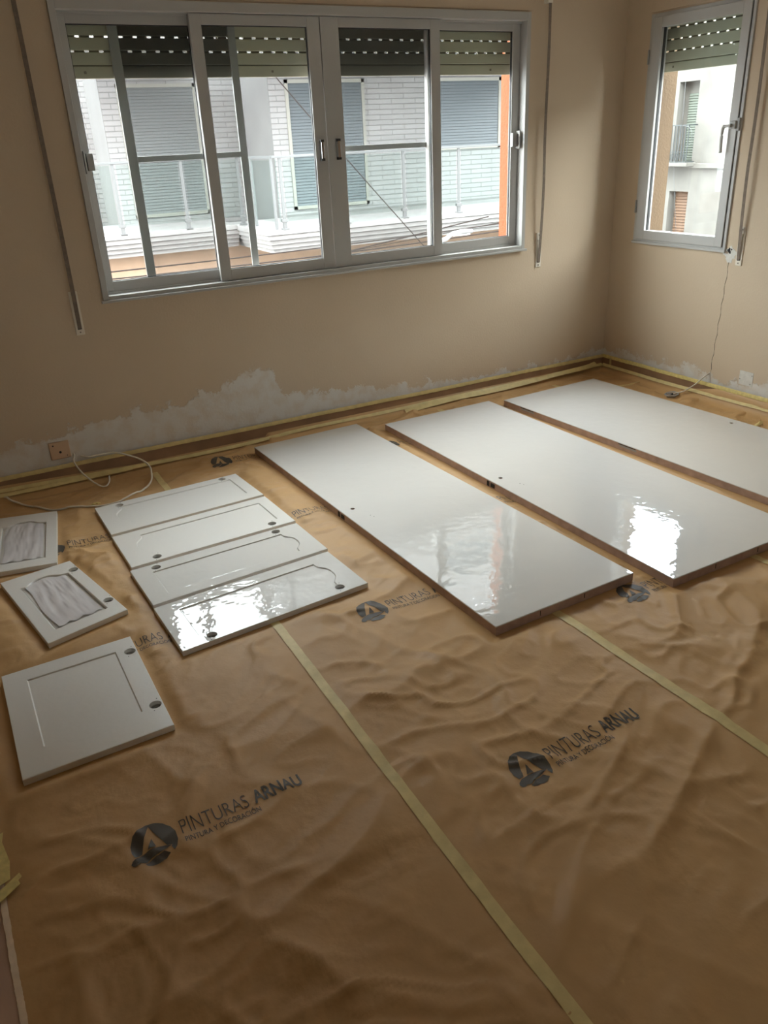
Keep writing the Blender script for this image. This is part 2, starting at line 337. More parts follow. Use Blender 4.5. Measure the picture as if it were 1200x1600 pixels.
def hgt(x, y):
    x = np.asarray(x, float); y = np.asarray(y, float)
    wx = x + 0.20*vnoise(x*2.3+9, y*2.3, 0) + 0.055*vnoise(x*7, y*7, 6); wy = y + 0.20*vnoise(x*2.3, y*2.3+5, 1) + 0.055*vnoise(x*7+4, y*7, 7)
    u = wx*math.cos(0.5)+wy*math.sin(0.5); v = -wx*math.sin(0.5)+wy*math.cos(0.5)
    r1 = 1-np.abs(vnoise(u*2.2+3, v*4.6, 2))*3.2
    r2 = 1-np.abs(vnoise(wx*6.2+31, wy*11+7, 3))*3.6
    r3 = 1-np.abs(vnoise(u*15+1, v*23+3, 4))*3.4
    r4 = vnoise(u*17+7, v*25+13, 0)
    r5 = 1-np.abs(vnoise(u*6.1+11, v*3.1+60, 7))*4.0
    s1 = vnoise(wx*2.0+50, wy*3.0, 5)
    amp = 0.55+0.9*np.clip(0.5+vnoise(x*1.1+20, y*1.1+20, 6), 0, 1)
    # more rumpled towards the wide open part of the room
    h = 1.28*amp*(0.0080*np.clip(r1, 0, 1)**1.9 + 0.0052*np.clip(r2, 0, 1)**1.8 + 0.0022*np.clip(r3, 0, 1)**1.9 + 0.0040*np.clip(r5, 0, 1)**2.2 + 0.0012*r4) + 0.005*s1 + 0.002
    h = np.maximum(h, 0.0)
    for s in SEAMS[:]:
        h = h*(0.30+0.70*np.clip(np.abs(x-s)/0.09, 0, 1)**1.2)
    for quad, _ in FOOT:
        d = sdist(x, y, quad); k = np.clip((d-0.003)/0.05, 0, 1); k = k*k*(3-2*k); h = h*k
    h = h*np.clip((-y)/0.05, 0, 1)
    return h
DOORS = [[(-2.5122, -0.1428), (-1.9049, -0.1238), (-1.8413, -2.1528), (-2.4486, -2.1718)],
         [(-1.7794, -0.2218), (-1.0774, -0.215), (-1.0576, -2.2523), (-1.7596, -2.2591)],
         [(-0.9991, -0.256), (-0.2822, -0.2273), (-0.2008, -2.2556), (-0.9177, -2.2844)]]
FRONTS = dict(
    c1=[(-3.373, -.423), (-2.704, -.397), (-2.680, -.714), (-3.365, -.745)],
    c2=[(-3.367, -.768), (-2.683, -.735), (-2.667, -1.052), (-3.357, -1.082)],
    c3=[(-3.368, -1.105), (-2.672, -1.074), (-2.660, -1.358), (-3.354, -1.405)],
    c4=[(-3.358, -1.425), (-2.669, -1.378), (-2.651, -1.678), (-3.343, -1.737)],
    a1=[(-3.783, -.286), (-3.524, -.354), (-3.598, -.875), (-3.860, -.822)],
    a2=[(-3.808, -.927), (-3.552, -.888), (-3.437, -1.382), (-3.708, -1.455)],
    a3=[(-3.859, -1.565), (-3.467, -1.557), (-3.460, -2.070), (-3.853, -2.078)])
for q in DOORS: FOOT.append((q, 0))
for q in FRONTS.values(): FOOT.append((q, 0))

def grid_obj(name, x0, x1, y0, y1, st, m, parent=None, zoff=0.0, jag=None):
    nx = max(2, int(round((x1-x0)/st))+1); ny = max(2, int(round((y1-y0)/st))+1)
    X, Y = np.meshgrid(np.linspace(x0, x1, nx), np.linspace(y0, y1, ny)); Z = hgt(X, Y)+zoff
    co = np.stack([X, Y, Z], -1).reshape(-1, 3)
    i = np.arange(nx*ny).reshape(ny, nx); f = np.stack([i[:-1, :-1], i[:-1, 1:], i[1:, 1:], i[1:, :-1]], -1).reshape(-1, 4)
    me = bpy.data.meshes.new(name); me.vertices.add(len(co)); me.vertices.foreach_set('co', co.ravel())
    me.loops.add(f.size); me.loops.foreach_set('vertex_index', f.ravel().astype(np.int32))
    me.polygons.add(len(f)); me.polygons.foreach_set('loop_start', np.arange(0, f.size, 4, dtype=np.int32)); me.polygons.foreach_set('loop_total', np.full(len(f), 4, np.int32))
    me.update(calc_edges=True); me.validate()
    for a in (me.polygons,): a.foreach_set('use_smooth', np.ones(len(f), bool))
    return link(name, me, m, parent)

edges = [-3.925, -3.03, -2.195, -1.345, -0.50, -0.012]
sl = ['widest brown paper sheet on the floor under the small cabinet doors, left of the long tape',
      'brown paper sheet on the floor left of the biggest door, between the two long tapes',
      'brown paper sheet on the floor under the largest near door and its neighbour',
      'brown paper sheet on the floor under the middle of the three big doors',
      'brown paper strip on the floor along the right wall under the last big door']
sl[0] = 'brown paper floor sheet under the small cabinet doors, left of the long masking tape'
sl[1] = 'brown paper floor sheet right of the long masking tape, printed in the middle foreground'
sl[2] = 'brown paper floor sheet between the near ends of the first and second big doors'
sl[3] = 'brown paper floor sheet beneath the second and third big doors'
sl[4] = 'narrow brown paper floor sheet along the foot of the right wall'
SHEETS = []
for i in range(5):
    o = grid_obj('paper_sheet', edges[i], edges[i+1], -4.2, -0.012, 0.0092, M_paper)
    tag(o, sl[i], 'paper sheet', 'brown paper sheets covering the floor'); SHEETS.append(o)
o = grid_obj('paper_sheet', X0, edges[0], -4.4, -0.012, 0.03, M_paper)
tag(o, 'pinkish brown paper strip left of the pale narrow tape, bottom left corner', 'paper sheet', 'brown paper sheets covering the floor')
o.data.materials[0] = M_pink

# printed logo and lettering, flat ink lying on the paper
def curve_mesh(polys):
    cu = bpy.data.curves.new('print', 'CURVE'); cu.dimensions = '2D'; cu.fill_mode = 'BOTH'
    for p in polys:
        s = cu.splines.new('POLY'); s.points.add(len(p)-1)
        for k, (x, y) in enumerate(p): s.points[k].co = (x, y, 0, 1)
        s.use_cyclic_u = True
    o = bpy.data.objects.new('tmp', cu); C.objects.link(o); bpy.context.view_layer.update()
    me = bpy.data.meshes.new_from_object(o.evaluated_get(bpy.context.evaluated_depsgraph_get())); bpy.data.objects.remove(o)
    return me
def text_mesh(s, off):
    cu = bpy.data.curves.new('t', 'FONT'); cu.body = s; cu.size = 1; cu.offset = off; cu.resolution_u = 4; cu.fill_mode = 'BOTH'
    o = bpy.data.objects.new('tmp', cu); C.objects.link(o); bpy.context.view_layer.update()
    me = bpy.data.meshes.new_from_object(o.evaluated_get(bpy.context.evaluated_depsgraph_get())); bpy.data.objects.remove(o)
    return me
def fitmesh(me, x0, x1, y0, y1, capfit=None):
    xs = [v.co.x for v in me.vertices]; ys = [v.co.y for v in me.vertices]; a, b_ = min(xs), max(xs); c, d = min(ys), max(ys)
    if capfit: c, d = capfit
    return [(x0+(v.co.x-a)/(b_-a)*(x1-x0), y0+(v.co.y-c)/(d-c)*(y1-y0)) for v in me.vertices], [list(p.vertices) for p in me.polygons]
mm = 0.001
ell = [(57*math.cos(t)-2, 51*math.sin(t)+2) for t in np.linspace(0, 2*PI, 48, endpoint=False)]
# dark disc, with a pale letter A and a pale outline round the brush stroke left open
upL = [(-50.5, -26.2), (-55, -11), (-54, 10), (-43, 33), (-27, 47), (-9, 53.5), (-4.5, 45), (-19.7, 16.8), (-34.7, -22.5)]
upR = [(-9, 53.5), (10, 51), (29, 41), (43, 24), (49.5, 2), (49, -22), (42, -41), (34, -50), (29.9, -36), (33, -31), (22, -26.5), (20.6, -23.8), (5.7, 17), (-4.5, 45)]
tri = [(-5.8, 8.4), (-21, -19), (-1.5, -19)]
swo = [(31, -31.5), (18, -26), (2.5, -22.5), (-22.5, -22), (-44, -27), (-58, -36), (-63, -44), (-59, -51), (-50, -52.5), (-44, -47.5), (-38, -49), (-30, -50.5), (-19.6, -43.5), (4, -39.5), (20, -35)]
lowp = [(-34, -53.5), (-27, -52), (-18, -46.5), (3, -42.5), (12, -40), (24, -52), (12, -61), (-4.9, -65), (-20, -64), (-31, -60)]
logo_me = curve_mesh([upL]); parts = [(m_, None) for m_ in ()]
def merge(list_):
    V, F = [], []
    for v, f in list_:
        n = len(V); V += v; F += [[n+i for i in q] for q in f]
    return V, F
def raw(me): return [(v.co.x*mm, v.co.y*mm) for v in me.vertices], [list(p.vertices) for p in me.polygons]
LOGO = merge([raw(curve_mesh([p])) for p in (upL, upR, tri, swo, lowp)])
T1 = fitmesh(text_mesh('PINTURAS', -0.012), 0.0625, 0.228, -0.0150, 0.0295)
T2 = fitmesh(text_mesh('ARNAU', 0.026), 0.2425, 0.369, -0.0150, 0.0295)
me = text_mesh('PINTURA Y DECORACI\u00d3N', 0.004)
ref = text_mesh('PINTURA', 0.004); ry = [v.co.y for v in ref.vertices]
T3 = fitmesh(me, 0.0635, 0.2475, -0.0430, -0.0255, (min(ry), max(ry)))
TEXT = merge([T1, T2, T3])
def conform(name, VF, ox, oy, parent, clip=None):
    V, F = VF; bm = bmesh.new(); vs = [bm.verts.new((ox+x, oy+y, 0)) for x, y in V]
    for f in F:
        try: bm.faces.new([vs[i] for i in f])
        except ValueError: pass
    for it in range(4):
        es = [e_ for e_ in bm.edges if e_.calc_length() > 0.010]
        if not es: break
        bmesh.ops.subdivide_edges(bm, edges=es, cuts=1)
        bmesh.ops.triangulate(bm, faces=[f for f in bm.faces if len(f.verts) > 3])
    co = np.array([v.co[:] for v in bm.verts]); z = hgt(co[:, 0], co[:, 1])
    # follow the faceted sheet, a hair above it
    for v, zz in zip(bm.verts, z): v.co.z = zz+0.0013
    bmesh.ops.recalc_face_normals(bm, faces=bm.faces)
    if sum(f.normal.z for f in bm.faces) < 0: bmesh.ops.reverse_faces(bm, faces=bm.faces)
    me_ = bpy.data.meshes.new(name); bm.to_mesh(me_); bm.free()
    for p in me_.polygons: p.use_smooth = True
    return link(name, me_, M_print, parent)
PR = [(0, -3.607, -2.437), (0, -3.600, -1.592), (0, -3.598, -0.715), (0, -3.607, -3.299),
      (1, -2.722, -2.690), (1, -2.713, -1.826), (1, -2.705, -0.975), (1, -2.703, -0.178), (1, -2.72, -3.54),
      (2, -1.895, -2.205), (2, -1.885, -1.34), (2, -1.885, -0.455), (2, -1.895, -3.07)]
for si, x, y in PR:
    if y < -2.9: continue
    conform('printed_emblem', LOGO, x, y, SHEETS[si]); conform('printed_lettering', TEXT, x, y, SHEETS[si])

# ------------------------------------------------------------------ masking tape
def ribbon(name, pts, w, m, off=0.0022, parent=None, zs=None, jitter=0.0012):
    """a strip of tape laid on the paper along pts"""
    P = spline([(p[0], p[1], 0) for p in pts], 24) if len(pts) > 2 else [Vector((*pts[0], 0)).lerp(Vector((*pts[-1], 0)), t) for t in np.linspace(0, 1, max(8, int(math.dist(pts[0], pts[-1])/0.02)))]
    bm = bmesh.new(); rows = []
    for i, p in enumerate(P):
        d = (P[min(i+1, len(P)-1)]-P[max(i-1, 0)]).normalized(); n = Vector((-d.y, d.x, 0))
        ww = w+random.uniform(-jitter, jitter); row = []
        for k in range(4):
            q = p+n*ww*(k/3-0.5); z = float(hgt(q.x, q.y))+off
            if zs: z = max(z, zs(i/(len(P)-1), k))
            row.append(bm.verts.new((q.x, q.y, z)))
        rows.append(row)
    for a, c in zip(rows, rows[1:]):
        for k in range(3): bm.faces.new((a[k], a[k+1], c[k+1], c[k]))
    bmesh.ops.recalc_face_normals(bm, faces=bm.faces)
    if sum(f.normal.z for f in bm.faces) < 0: bmesh.ops.reverse_faces(bm, faces=bm.faces)
    me_ = bpy.data.meshes.new(name); bm.to_mesh(me_); bm.free()
    for p in me_.polygons: p.use_smooth = True
    return link(name, me_, m, parent)
TG = 'masking tape strips on the paper seams'
t = ribbon('masking_tape', [(-3.030, -0.045), (-3.028, -1.2), (-3.024, -1.733), (-3.032, -2.4), (-3.040, -3.25), (-3.04, -4.3)], 0.030, M_tape)
tag(t, 'long straight masking tape running from the small cabinet doors to the bottom edge', 'tape', TG)
t = ribbon('masking_tape', [(-2.205, -0.045), (-2.205, -1.4), (-2.198, -2.18), (-2.175, -2.97), (-2.18, -4.3)], 0.034, M_tape)
tag(t, 'masking tape running from the near corner of the leftmost big door to the right edge', 'tape', TG)
t = ribbon('masking_tape', [(-1.35, -0.05), (-1.345, -2.3), (-1.35, -4.3)], 0.032, M_tape)
tag(t, 'short visible masking tape at the near end of the second big door', 'tape', TG)
t = ribbon('masking_tape', [(-0.50, -0.05), (-0.52, -2.3), (-0.5, -4.3)], 0.03, M_tape)
tag(t, 'masking tape seam passing under the far end of the third big door', 'tape', TG)
t = ribbon('masking_tape', [(-3.9335, -2.38), (-3.928, -2.6), (-3.922, -2.78), (-3.91, -3.3)], 0.013, M_tape_w)
tag(t, 'thin pale worn tape in the bottom left corner', 'tape', TG)
t = ribbon('masking_tape', [(-0.30, -0.375), (-0.14, -0.395), (-0.03, -0.385)], 0.024, M_tape, 0.002)
tag(t, 'short masking tape from the last big door to the wall near the corner', 'tape', TG)
t = ribbon('masking_tape', [(-0.25, -1.36), (-0.13, -1.32), (-0.03, -1.30)], 0.024, M_tape, 0.002)
tag(t, 'short masking tape from the last big door to the wall at the right edge', 'tape', TG)
# strips along the walls
def wall_strip(name, pts, w, m, tilt, nrm):
    """pts on a line (x,y,z); w measured along tilt vector"""
    P = spline(pts, 16); bm = bmesh.new(); tl = Vector(tilt).normalized(); rows = []
    for i, p in enumerate(P):
        ww = w+random.uniform(-.0015, .0015); a = p+tl*ww/2; c = p-tl*ww/2; mid = p+Vector(nrm)*0.0015
        rows.append([bm.verts.new(a), bm.verts.new(mid), bm.verts.new(c)])
    for a, c in zip(rows, rows[1:]):
        for k in range(2): bm.faces.new((a[k], a[k+1], c[k+1], c[k]))
    me_ = bpy.data.meshes.new(name); bm.to_mesh(me_); bm.free()
    for p in me_.polygons: p.use_smooth = True
    o = link(name, me_, m); return o
def wob(a, b_, n, amp, fixed):
    return [fixed(a+(b_-a)*i/n, random.uniform(-amp, amp)) for i in range(n+1)]
WG = 'masking tape along the foot of the walls'
t = wall_strip('masking_tape', wob(-4.5, -0.013, 24, .0015, lambda x, j: (x, -0.0145, 0.098+j)), 0.021, M_tape, (0, 0.15, 1), (0, -1, 0))
tag(t, 'masking tape along the top edge of the baseboard under the sliding window', 'tape', WG)
t = wall_strip('masking_tape', wob(-0.013, -3.0, 18, .0015, lambda y, j: (-0.0145, y, 0.100+j)), 0.022, M_tape2, (0.15, 0, 1), (-1, 0, 0))
tag(t, 'masking tape along the top edge of the baseboard of the right wall', 'tape', WG)
t = wall_strip('masking_tape', [(-4.5, -0.03, .05), (-3.9, -0.03, .05), (-3.55, -.03, .042), (-3.2, -.03, .030), (-2.9, -.032, .024), (-2.53, -.032, .023), (-2.16, -.03, .036), (-1.7, -.03, .034), (-1.24, -.03, .038), (-.8, -.03, .040), (-.3, -.03, .044), (-.03, -.03, .046)], 0.020, M_tape, (0, 0.75, 0.66), (0, -.6, .8))
tag(t, 'masking tape holding the paper to the foot of the wall under the sliding window', 'tape', WG)
t = wall_strip('masking_tape', [(-.03, -.03, .046), (-.03, -.3, .046), (-.032, -.48, .045), (-.03, -.82, .047), (-.03, -1.1, .052), (-.03, -1.3, .055), (-.03, -2, .05)], 0.022, M_tape, (0.75, 0, 0.66), (-.6, 0, .8))
tag(t, 'masking tape holding the paper to the foot of the right wall', 'tape', WG)
t = wall_strip('masking_tape', [(-1.55, -.05, .020), (-1.2, -.046, .034), (-.95, -.044, .030), (-.7, -.05, .038), (-.45, -.052, .050), (-.2, -.05, .056), (-.10, -.045, .066)], 0.034, M_tape, (0, 0.8, 0.45), (0, -.5, .8))
tag(t, 'loose second layer of masking tape sagging near the room corner', 'tape', WG)
t = wall_strip('masking_tape', [(-3.9, -.048, .034), (-3.6, -.05, .030), (-3.3, -.047, .030), (-3.12, -.046, .030)], 0.022, M_tape, (0, 0.8, 0.5), (0, -.5, .8))
tag(t, 'extra masking tape layer on the wall foot below the outlet cover', 'tape', WG)
t = MB().box(-0.0165, -0.0135, -0.094, -0.080, 0.045, 0.098).done('masking_tape', M_tape); tag(t, 'short upright tape tab on the baseboard beside the room corner', 'tape', WG)
# paper sheets folded up at the foot of both walls
def cove(name, rows_fn, u0, u1, n):
    bm = bmesh.new(); R = []
    for i in range(n+1): R.append([bm.verts.new(p) for p in rows_fn(u0+(u1-u0)*i/n)])
    for a, c in zip(R, R[1:]):
        for k in range(len(a)-1): bm.faces.new((a[k], a[k+1], c[k+1], c[k]))
    me_ = bpy.data.meshes.new(name); bm.to_mesh(me_); bm.free()
    for p in me_.polygons: p.use_smooth = True
    return link(name, me_, M_paper)
def f_back(x):
    n = float(vnoise(np.array(x*6.), np.array(1.), 3)); n2 = float(vnoise(np.array(x*14.), np.array(4.), 4))
    h0 = 0.040 if x > -2.4 else 0.022+max(0, (-3.1-x))*0.05
    return [(x, -0.0135, h0+.012), (x, -0.022-0.004*n, h0-.004), (x, -0.034, h0-.014+.006*n2), (x, -0.052, max(.004, h0*.35+.006*n)), (x, -0.075, 0.006+.008*(n2+.5)), (x, -0.11, 0.001+float(hgt(x, -.11)))]
tag(cove('paper_skirt', f_back, -4.6, -0.03, 260), 'brown paper edge turned up along the foot of the back wall', 'paper sheet')
def f_right(y):
    n = float(vnoise(np.array(y*5.+40), np.array(1.), 3)); n2 = float(vnoise(np.array(y*11.), np.array(9.), 4)); k = min(1, max(0, (-y-.75)/.2))
    top = 0.046+.044*k
    return [(-0.0135, y, top), (-0.020-.006*(n+.5)*k, y, top-.008), (-0.017-.012*(n2+.5)*k, y, .06*k+.034*(1-k)), (-0.034-.004*n, y, .036), (-0.052, y, .018+.006*n), (-0.08, y, .005+.004*(n2+.5)), (-.11, y, .001+float(hgt(-.11, y)))]
tag(cove('paper_skirt', f_right, -0.03, -3.0, 200), 'rumpled brown paper edge turned up along the foot of the right wall', 'paper sheet')
# torn yellow tape bits at the left edge
for k, (lab, pts) in enumerate((('torn yellow masking tape patch at the left edge, lower piece with ragged end', [(-3.955, -2.415), (-3.925, -2.395), (-3.893, -2.372), (-3.889, -2.385), (-3.897, -2.392), (-3.894, -2.405), (-3.93, -2.43), (-3.96, -2.447)]),
                                ('torn yellow masking tape strip at the left edge above the ragged piece', [(-3.962, -2.16), (-3.932, -2.20), (-3.924, -2.235), (-3.913, -2.232), (-3.918, -2.262), (-3.908, -2.33), (-3.912, -2.385), (-3.96, -2.40)]))):
    z = 0.012+0.004*k
    o = MB().poly(pts, z, z+.001).done('torn_tape', M_tape2); tag(o, lab, 'tape')
o = MB(); [o.tube(spline([(-3.372+dx, -.352+dy, .004), (-3.36+dx, -.343-dy, .012), (-3.345+dx, -.352+dy, .005)], 4), .004, 6) for dx, dy in ((0, 0), (.008, .006), (-.005, .009))]
tag(o.done('crumpled_tape', M_tape2, smooth=True), 'crumpled scrap of yellow tape at the far corner of the farthest cabinet door', 'tape')

# ------------------------------------------------------------------ the three big doors
def lerp2(q, s, t_):
    (ax, ay), (bx, by), (cx, cy), (dx, dy) = q      # FL FR NR NL
    return ((ax*(1-s)+bx*s)*(1-t_)+(dx*(1-s)+cx*s)*t_, (ay*(1-s)+by*s)*(1-t_)+(dy*(1-s)+cy*s)*t_)
def world_poly(q, s0, s1, t0, t1): return [lerp2(q, s, t_) for s, t_ in ((s0, t1), (s1, t1), (s1, t0), (s0, t0))]
dl = ['white glossy door slab lying nearest the camera, leftmost of the three big ones',
      'white glossy door slab lying in the middle of the three big ones',
      'white door slab lying nearest the right wall, farthest of the three big ones']
dholes = [(-2.427, -1.114), (-1.714, -1.197), (-0.295, -1.281)]
for i, q in enumerate(DOORS):
    th = thing('door_slab', dl[i], 'door', 'big doors drying flat on the floor', (q[0][0], q[0][1], 0))
    org = th.location.copy()
    core = MB(org).poly(world_poly(q, .0008, .9992, .0003, .9997), 0.0012, 0.0335).done('core', M_wood, th)
    core['label'] = 'bare reddish brown edge of the door'
    b = MB(org).poly(world_poly(q, 0, 1, 0, 1), 0.0330, 0.0363); top = b.done('face_panel', M_gloss, th)
    bm = bmesh.new(); bm.from_mesh(top.data); bmesh.ops.bevel(bm, geom=[e_ for e_ in bm.edges if all(abs(v.co.z-.0363) < 1e-4 for v in e_.verts)], offset=.0012, segments=2, affect='EDGES'); bm.to_mesh(top.data); bm.free()
    hx, hy = dholes[i]
    mk = lambda z0: MB(org).cyl((hx, hy, z0), (hx, hy, .06), .0095, 20).done('c', M_dark)
    cut(top, [mk(0.01)]); cut(core, [mk(0.006)])
    hl = MB(org).cyl((hx, hy, .007), (hx, hy, .0085), .0094, 20).done('handle_hole', M_dark, th)
    for dx, dy in ((.033, -.10), (.040, -.118)):
        if i < 2: MB(org).cyl((hx+dx, hy+dy, .0361), (hx+dx, hy+dy, .0365), .0022, 8).done('pin_hole', M_dark, th)
    # mortises on the visible long edge
    def edge_box(t0, t1, z0, z1, name, m, side=0, d=.0012):
        s = 0 if side == 0 else 1; w = math.dist(q[0], q[1]); ds = d/w
        sa, sb = (s-ds, s+.002) if side == 0 else (s-.002, s+ds)
        return MB(org).poly(world_poly(q, sa, sb, t0, t1), z0, z1).done(name, m, th)
    L = 2.03
    if i < 2:
        t0 = (-(hy+.005) + q[0][1])/L*1.0
        edge_box(t0-.012, t0-.004, .006, .029, 'latch_slot', M_dark); edge_box(t0+.002, t0+.016, .008, .026, 'lock_bore', M_dark)
    else:
        for tt in (.075, .445):
            edge_box(tt, tt+.055, .0275, .0325, 'hinge_mortise', M_mort, d=.0006)
            edge_box(tt+.004, tt+.058, .018, .0262, 'hinge_leaf_mark', M_aluD, d=.0006)
    # small dark nicks on the near edge
    for s in (.30, .62):
        w = .004; MB(org).poly([lerp2(q, s, 1.0), lerp2(q, s, 1.0004), lerp2(q, s+w, 1.0004), lerp2(q, s+w, 1.0)][::-1], .012, .030).done('edge_nick', M_dark, th)

# ------------------------------------------------------------------ cabinet doors
TH = 0.020
def ring(q, s0, s1, t0, t1, side, bul, off, n=22, W_=1, H_=1):
    """closed outline in (s,t), long way round from far-left; one side carries a cathedral arch"""
    ds, dt = off/W_, off/H_
    a, c, d, f = s0+ds, s1-ds, t0+dt, t1-dt; pts = []
    def B(u):
        v = math.sin(PI*u); k = max(0, (v-0.35)/0.65); return bul*(k*k*(3-2*k)*.85+.15*v)
    for k in range(n): u = k/n; pts.append((a+(c-a)*u, d-(B(u) if side == 'far' else 0)))
    for k in range(n): u = k/n; pts.append((c+(B(u) if side == 'right' else 0), d+(f-d)*u))
    for k in range(n): u = k/n; pts.append((c-(c-a)*u, f+(B(u) if side == 'near' else 0)))
    for k in range(n): u = k/n; pts.append((a-(B(u) if side == 'left' else 0), f-(f-d)*u))
    return pts
def outer(n=22):
    p = []
    for k in range(n): p.append((k/n, 0))
    for k in range(n): p.append((1, k/n))
    for k in range(n): p.append((1-k/n, 1))
    for k in range(n): p.append((0, 1-k/n))
    return p
def cab(key, label, m, rec, side, bul, cups, glazed=False, tilt=0.0):
    q = FRONTS[key]; W_ = math.dist(q[0], q[1]); H_ = math.dist(q[0], q[3])
    th = thing('cabinet_door', label, 'cabinet door', 'small cabinet doors drying on the floor', (q[0][0], q[0][1], 0)); org = th.location.copy()
    zb = 0.0012
    bm = bmesh.new()
    def row(pts, z, zf=None):
        out = []
        for s, t_ in pts:
            x, y = lerp2(q, s, t_); out.append(bm.verts.new((x, y, z)))
        return out
    bev = .0012
    O = outer(); inn = lambda p, d: [(min(max(s, d/W_), 1-d/W_), min(max(t_, d/H_), 1-d/H_)) for s, t_ in p]
    R = [row(O, zb), row(O, TH-bev), row(inn(O, bev), TH)]
    R.append(row(ring(q, *rec, side, bul, 0, W_=W_, H_=H_), TH))
    if not glazed:
        R.append(row(ring(q, *rec, side, bul, .0030, W_=W_, H_=H_), TH-.0036)); R.append(row(ring(q, *rec, side, bul, .0036, W_=W_, H_=H_), TH-.0038))
        R.append(row(ring(q, *rec, side, bul, .010, W_=W_, H_=H_), TH-.0036))
    else:
        R.append(row(ring(q, *rec, side, bul, .003, W_=W_, H_=H_), TH-.003)); R.append(row(ring(q, *rec, side, bul, .0045, W_=W_, H_=H_), TH-.010))
    n = len(O)
    for a, c in zip(R, R[1:]):
        for k in range(n): bm.faces.new((a[k], a[(k+1) % n], c[(k+1) % n], c[k]))
    bm.faces.new(R[0][::-1]); bm.faces.new(R[-1])
    bmesh.ops.recalc_face_normals(bm, faces=bm.faces); bmesh.ops.translate(bm, vec=-org, verts=bm.verts)
    me_ = bpy.data.meshes.new('panel'); bm.to_mesh(me_); bm.free()
    body = link('panel', me_, m, th)
    cs = [MB(org).cyl((x, y, .0065), (x, y, .06), .0175, 28).done('c', m) for x, y in cups]
    if cs: cut(body, cs)
    for x, y in cups:
        b = MB(org).cyl((x, y, .0062), (x, y, .0072), .0173, 28).done('hinge_cup', M_cup, th)
        for sx in (-1, 1): MB(org).cyl((x+.024*sx*.4, y+.026*sx, TH-.0002), (x+.024*sx*.4, y+.026*sx, TH+.0003), .0016, 8).done('screw_hole', M_dark, th)
    if glazed:
        s0, s1, t0, t1 = rec
        MB(org).poly(world_poly(q, s0+.03, s1-.03, t0, t1-.02), TH-.0098, TH-.0085).done('glass_pane', M_pane, th)
        # crumpled film: vertical folds
        nx, ny = 46, 60; bm = bmesh.new(); G = []
        sa, sb, ta, tb = s0+.06, s1-.05, t0-.02, t1-.035; ph = random.random()*9
        for j in range(ny):
            r_ = []
            for i_ in range(nx):
                u, v = i_/(nx-1), j/(ny-1); s = sa+(sb-sa)*(u+.035*math.sin(v*7+ph)*(1-u)); t_ = ta+(tb-ta)*v-(.045*math.sin(PI*u)*(1-v))+.012*math.sin(u*19)
                x, y = lerp2(q, s, t_); nzv = float(vnoise(np.array(u*7+ph+1.2*v), np.array(v*2.6), 2))+.5*float(vnoise(np.array(u*17+ph), np.array(v*6.), 4))
                r_.append(bm.verts.new((x, y, TH-.0045+.0042*nzv)))
            G.append(r_)
        for a, c in zip(G, G[1:]):
            for k in range(nx-1): bm.faces.new((a[k], a[k+1], c[k+1], c[k]))
        bmesh.ops.translate(bm, vec=-org, verts=bm.verts)
        me_ = bpy.data.meshes.new('plastic_film'); bm.to_mesh(me_); bm.free()
        for p in me_.polygons: p.use_smooth = True
        f = link('plastic_film', me_, M_film, th); f['label'] = 'crumpled clear plastic film over the pane'
    return th
cab('c1', 'white cabinet door in the stack of four, farthest row next to the wall', M_satin, (.150, .925, .165, .80), 'left', .055, [(-3.271, -.455), (-2.783, -.427)])
cab('c2', 'white cabinet door in the stack of four, second from the wall', M_satin, (.150, .925, .165, .80), 'left', .055, [(-3.249, -1.045), (-2.760, -1.022)])
cab('c3', 'white cabinet door in the stack of four, third from the wall', M_glossC, (.100, .862, .20, .82), 'right', .045, [(-3.275, -1.132), (-2.776, -1.103)])
cab('c4', 'shiny white cabinet door in the stack of four, nearest the camera', M_glossC, (.105, .865, .19, .82), 'right', .045, [(-3.234, -1.696), (-2.748, -1.648)])
cab('a1', 'white glazed cabinet door cut by the left edge, under the white cable', M_satin, (.16, .84, .20, .88), 'far', .06, [], True)
cab('a2', 'white glazed cabinet door with plastic film, lying askew between two others on the left', M_satin, (.16, .84, .18, .88), 'far', .06, [(-3.552, -.972), (-3.482, -1.279)], True)
cab('a3', 'white cabinet door with plain sunken panel, nearest the camera on the left', M_satin, (.168, .845, .125, .795), 'near', .065, [(-3.487, -1.645), (-3.483, -1.955)])

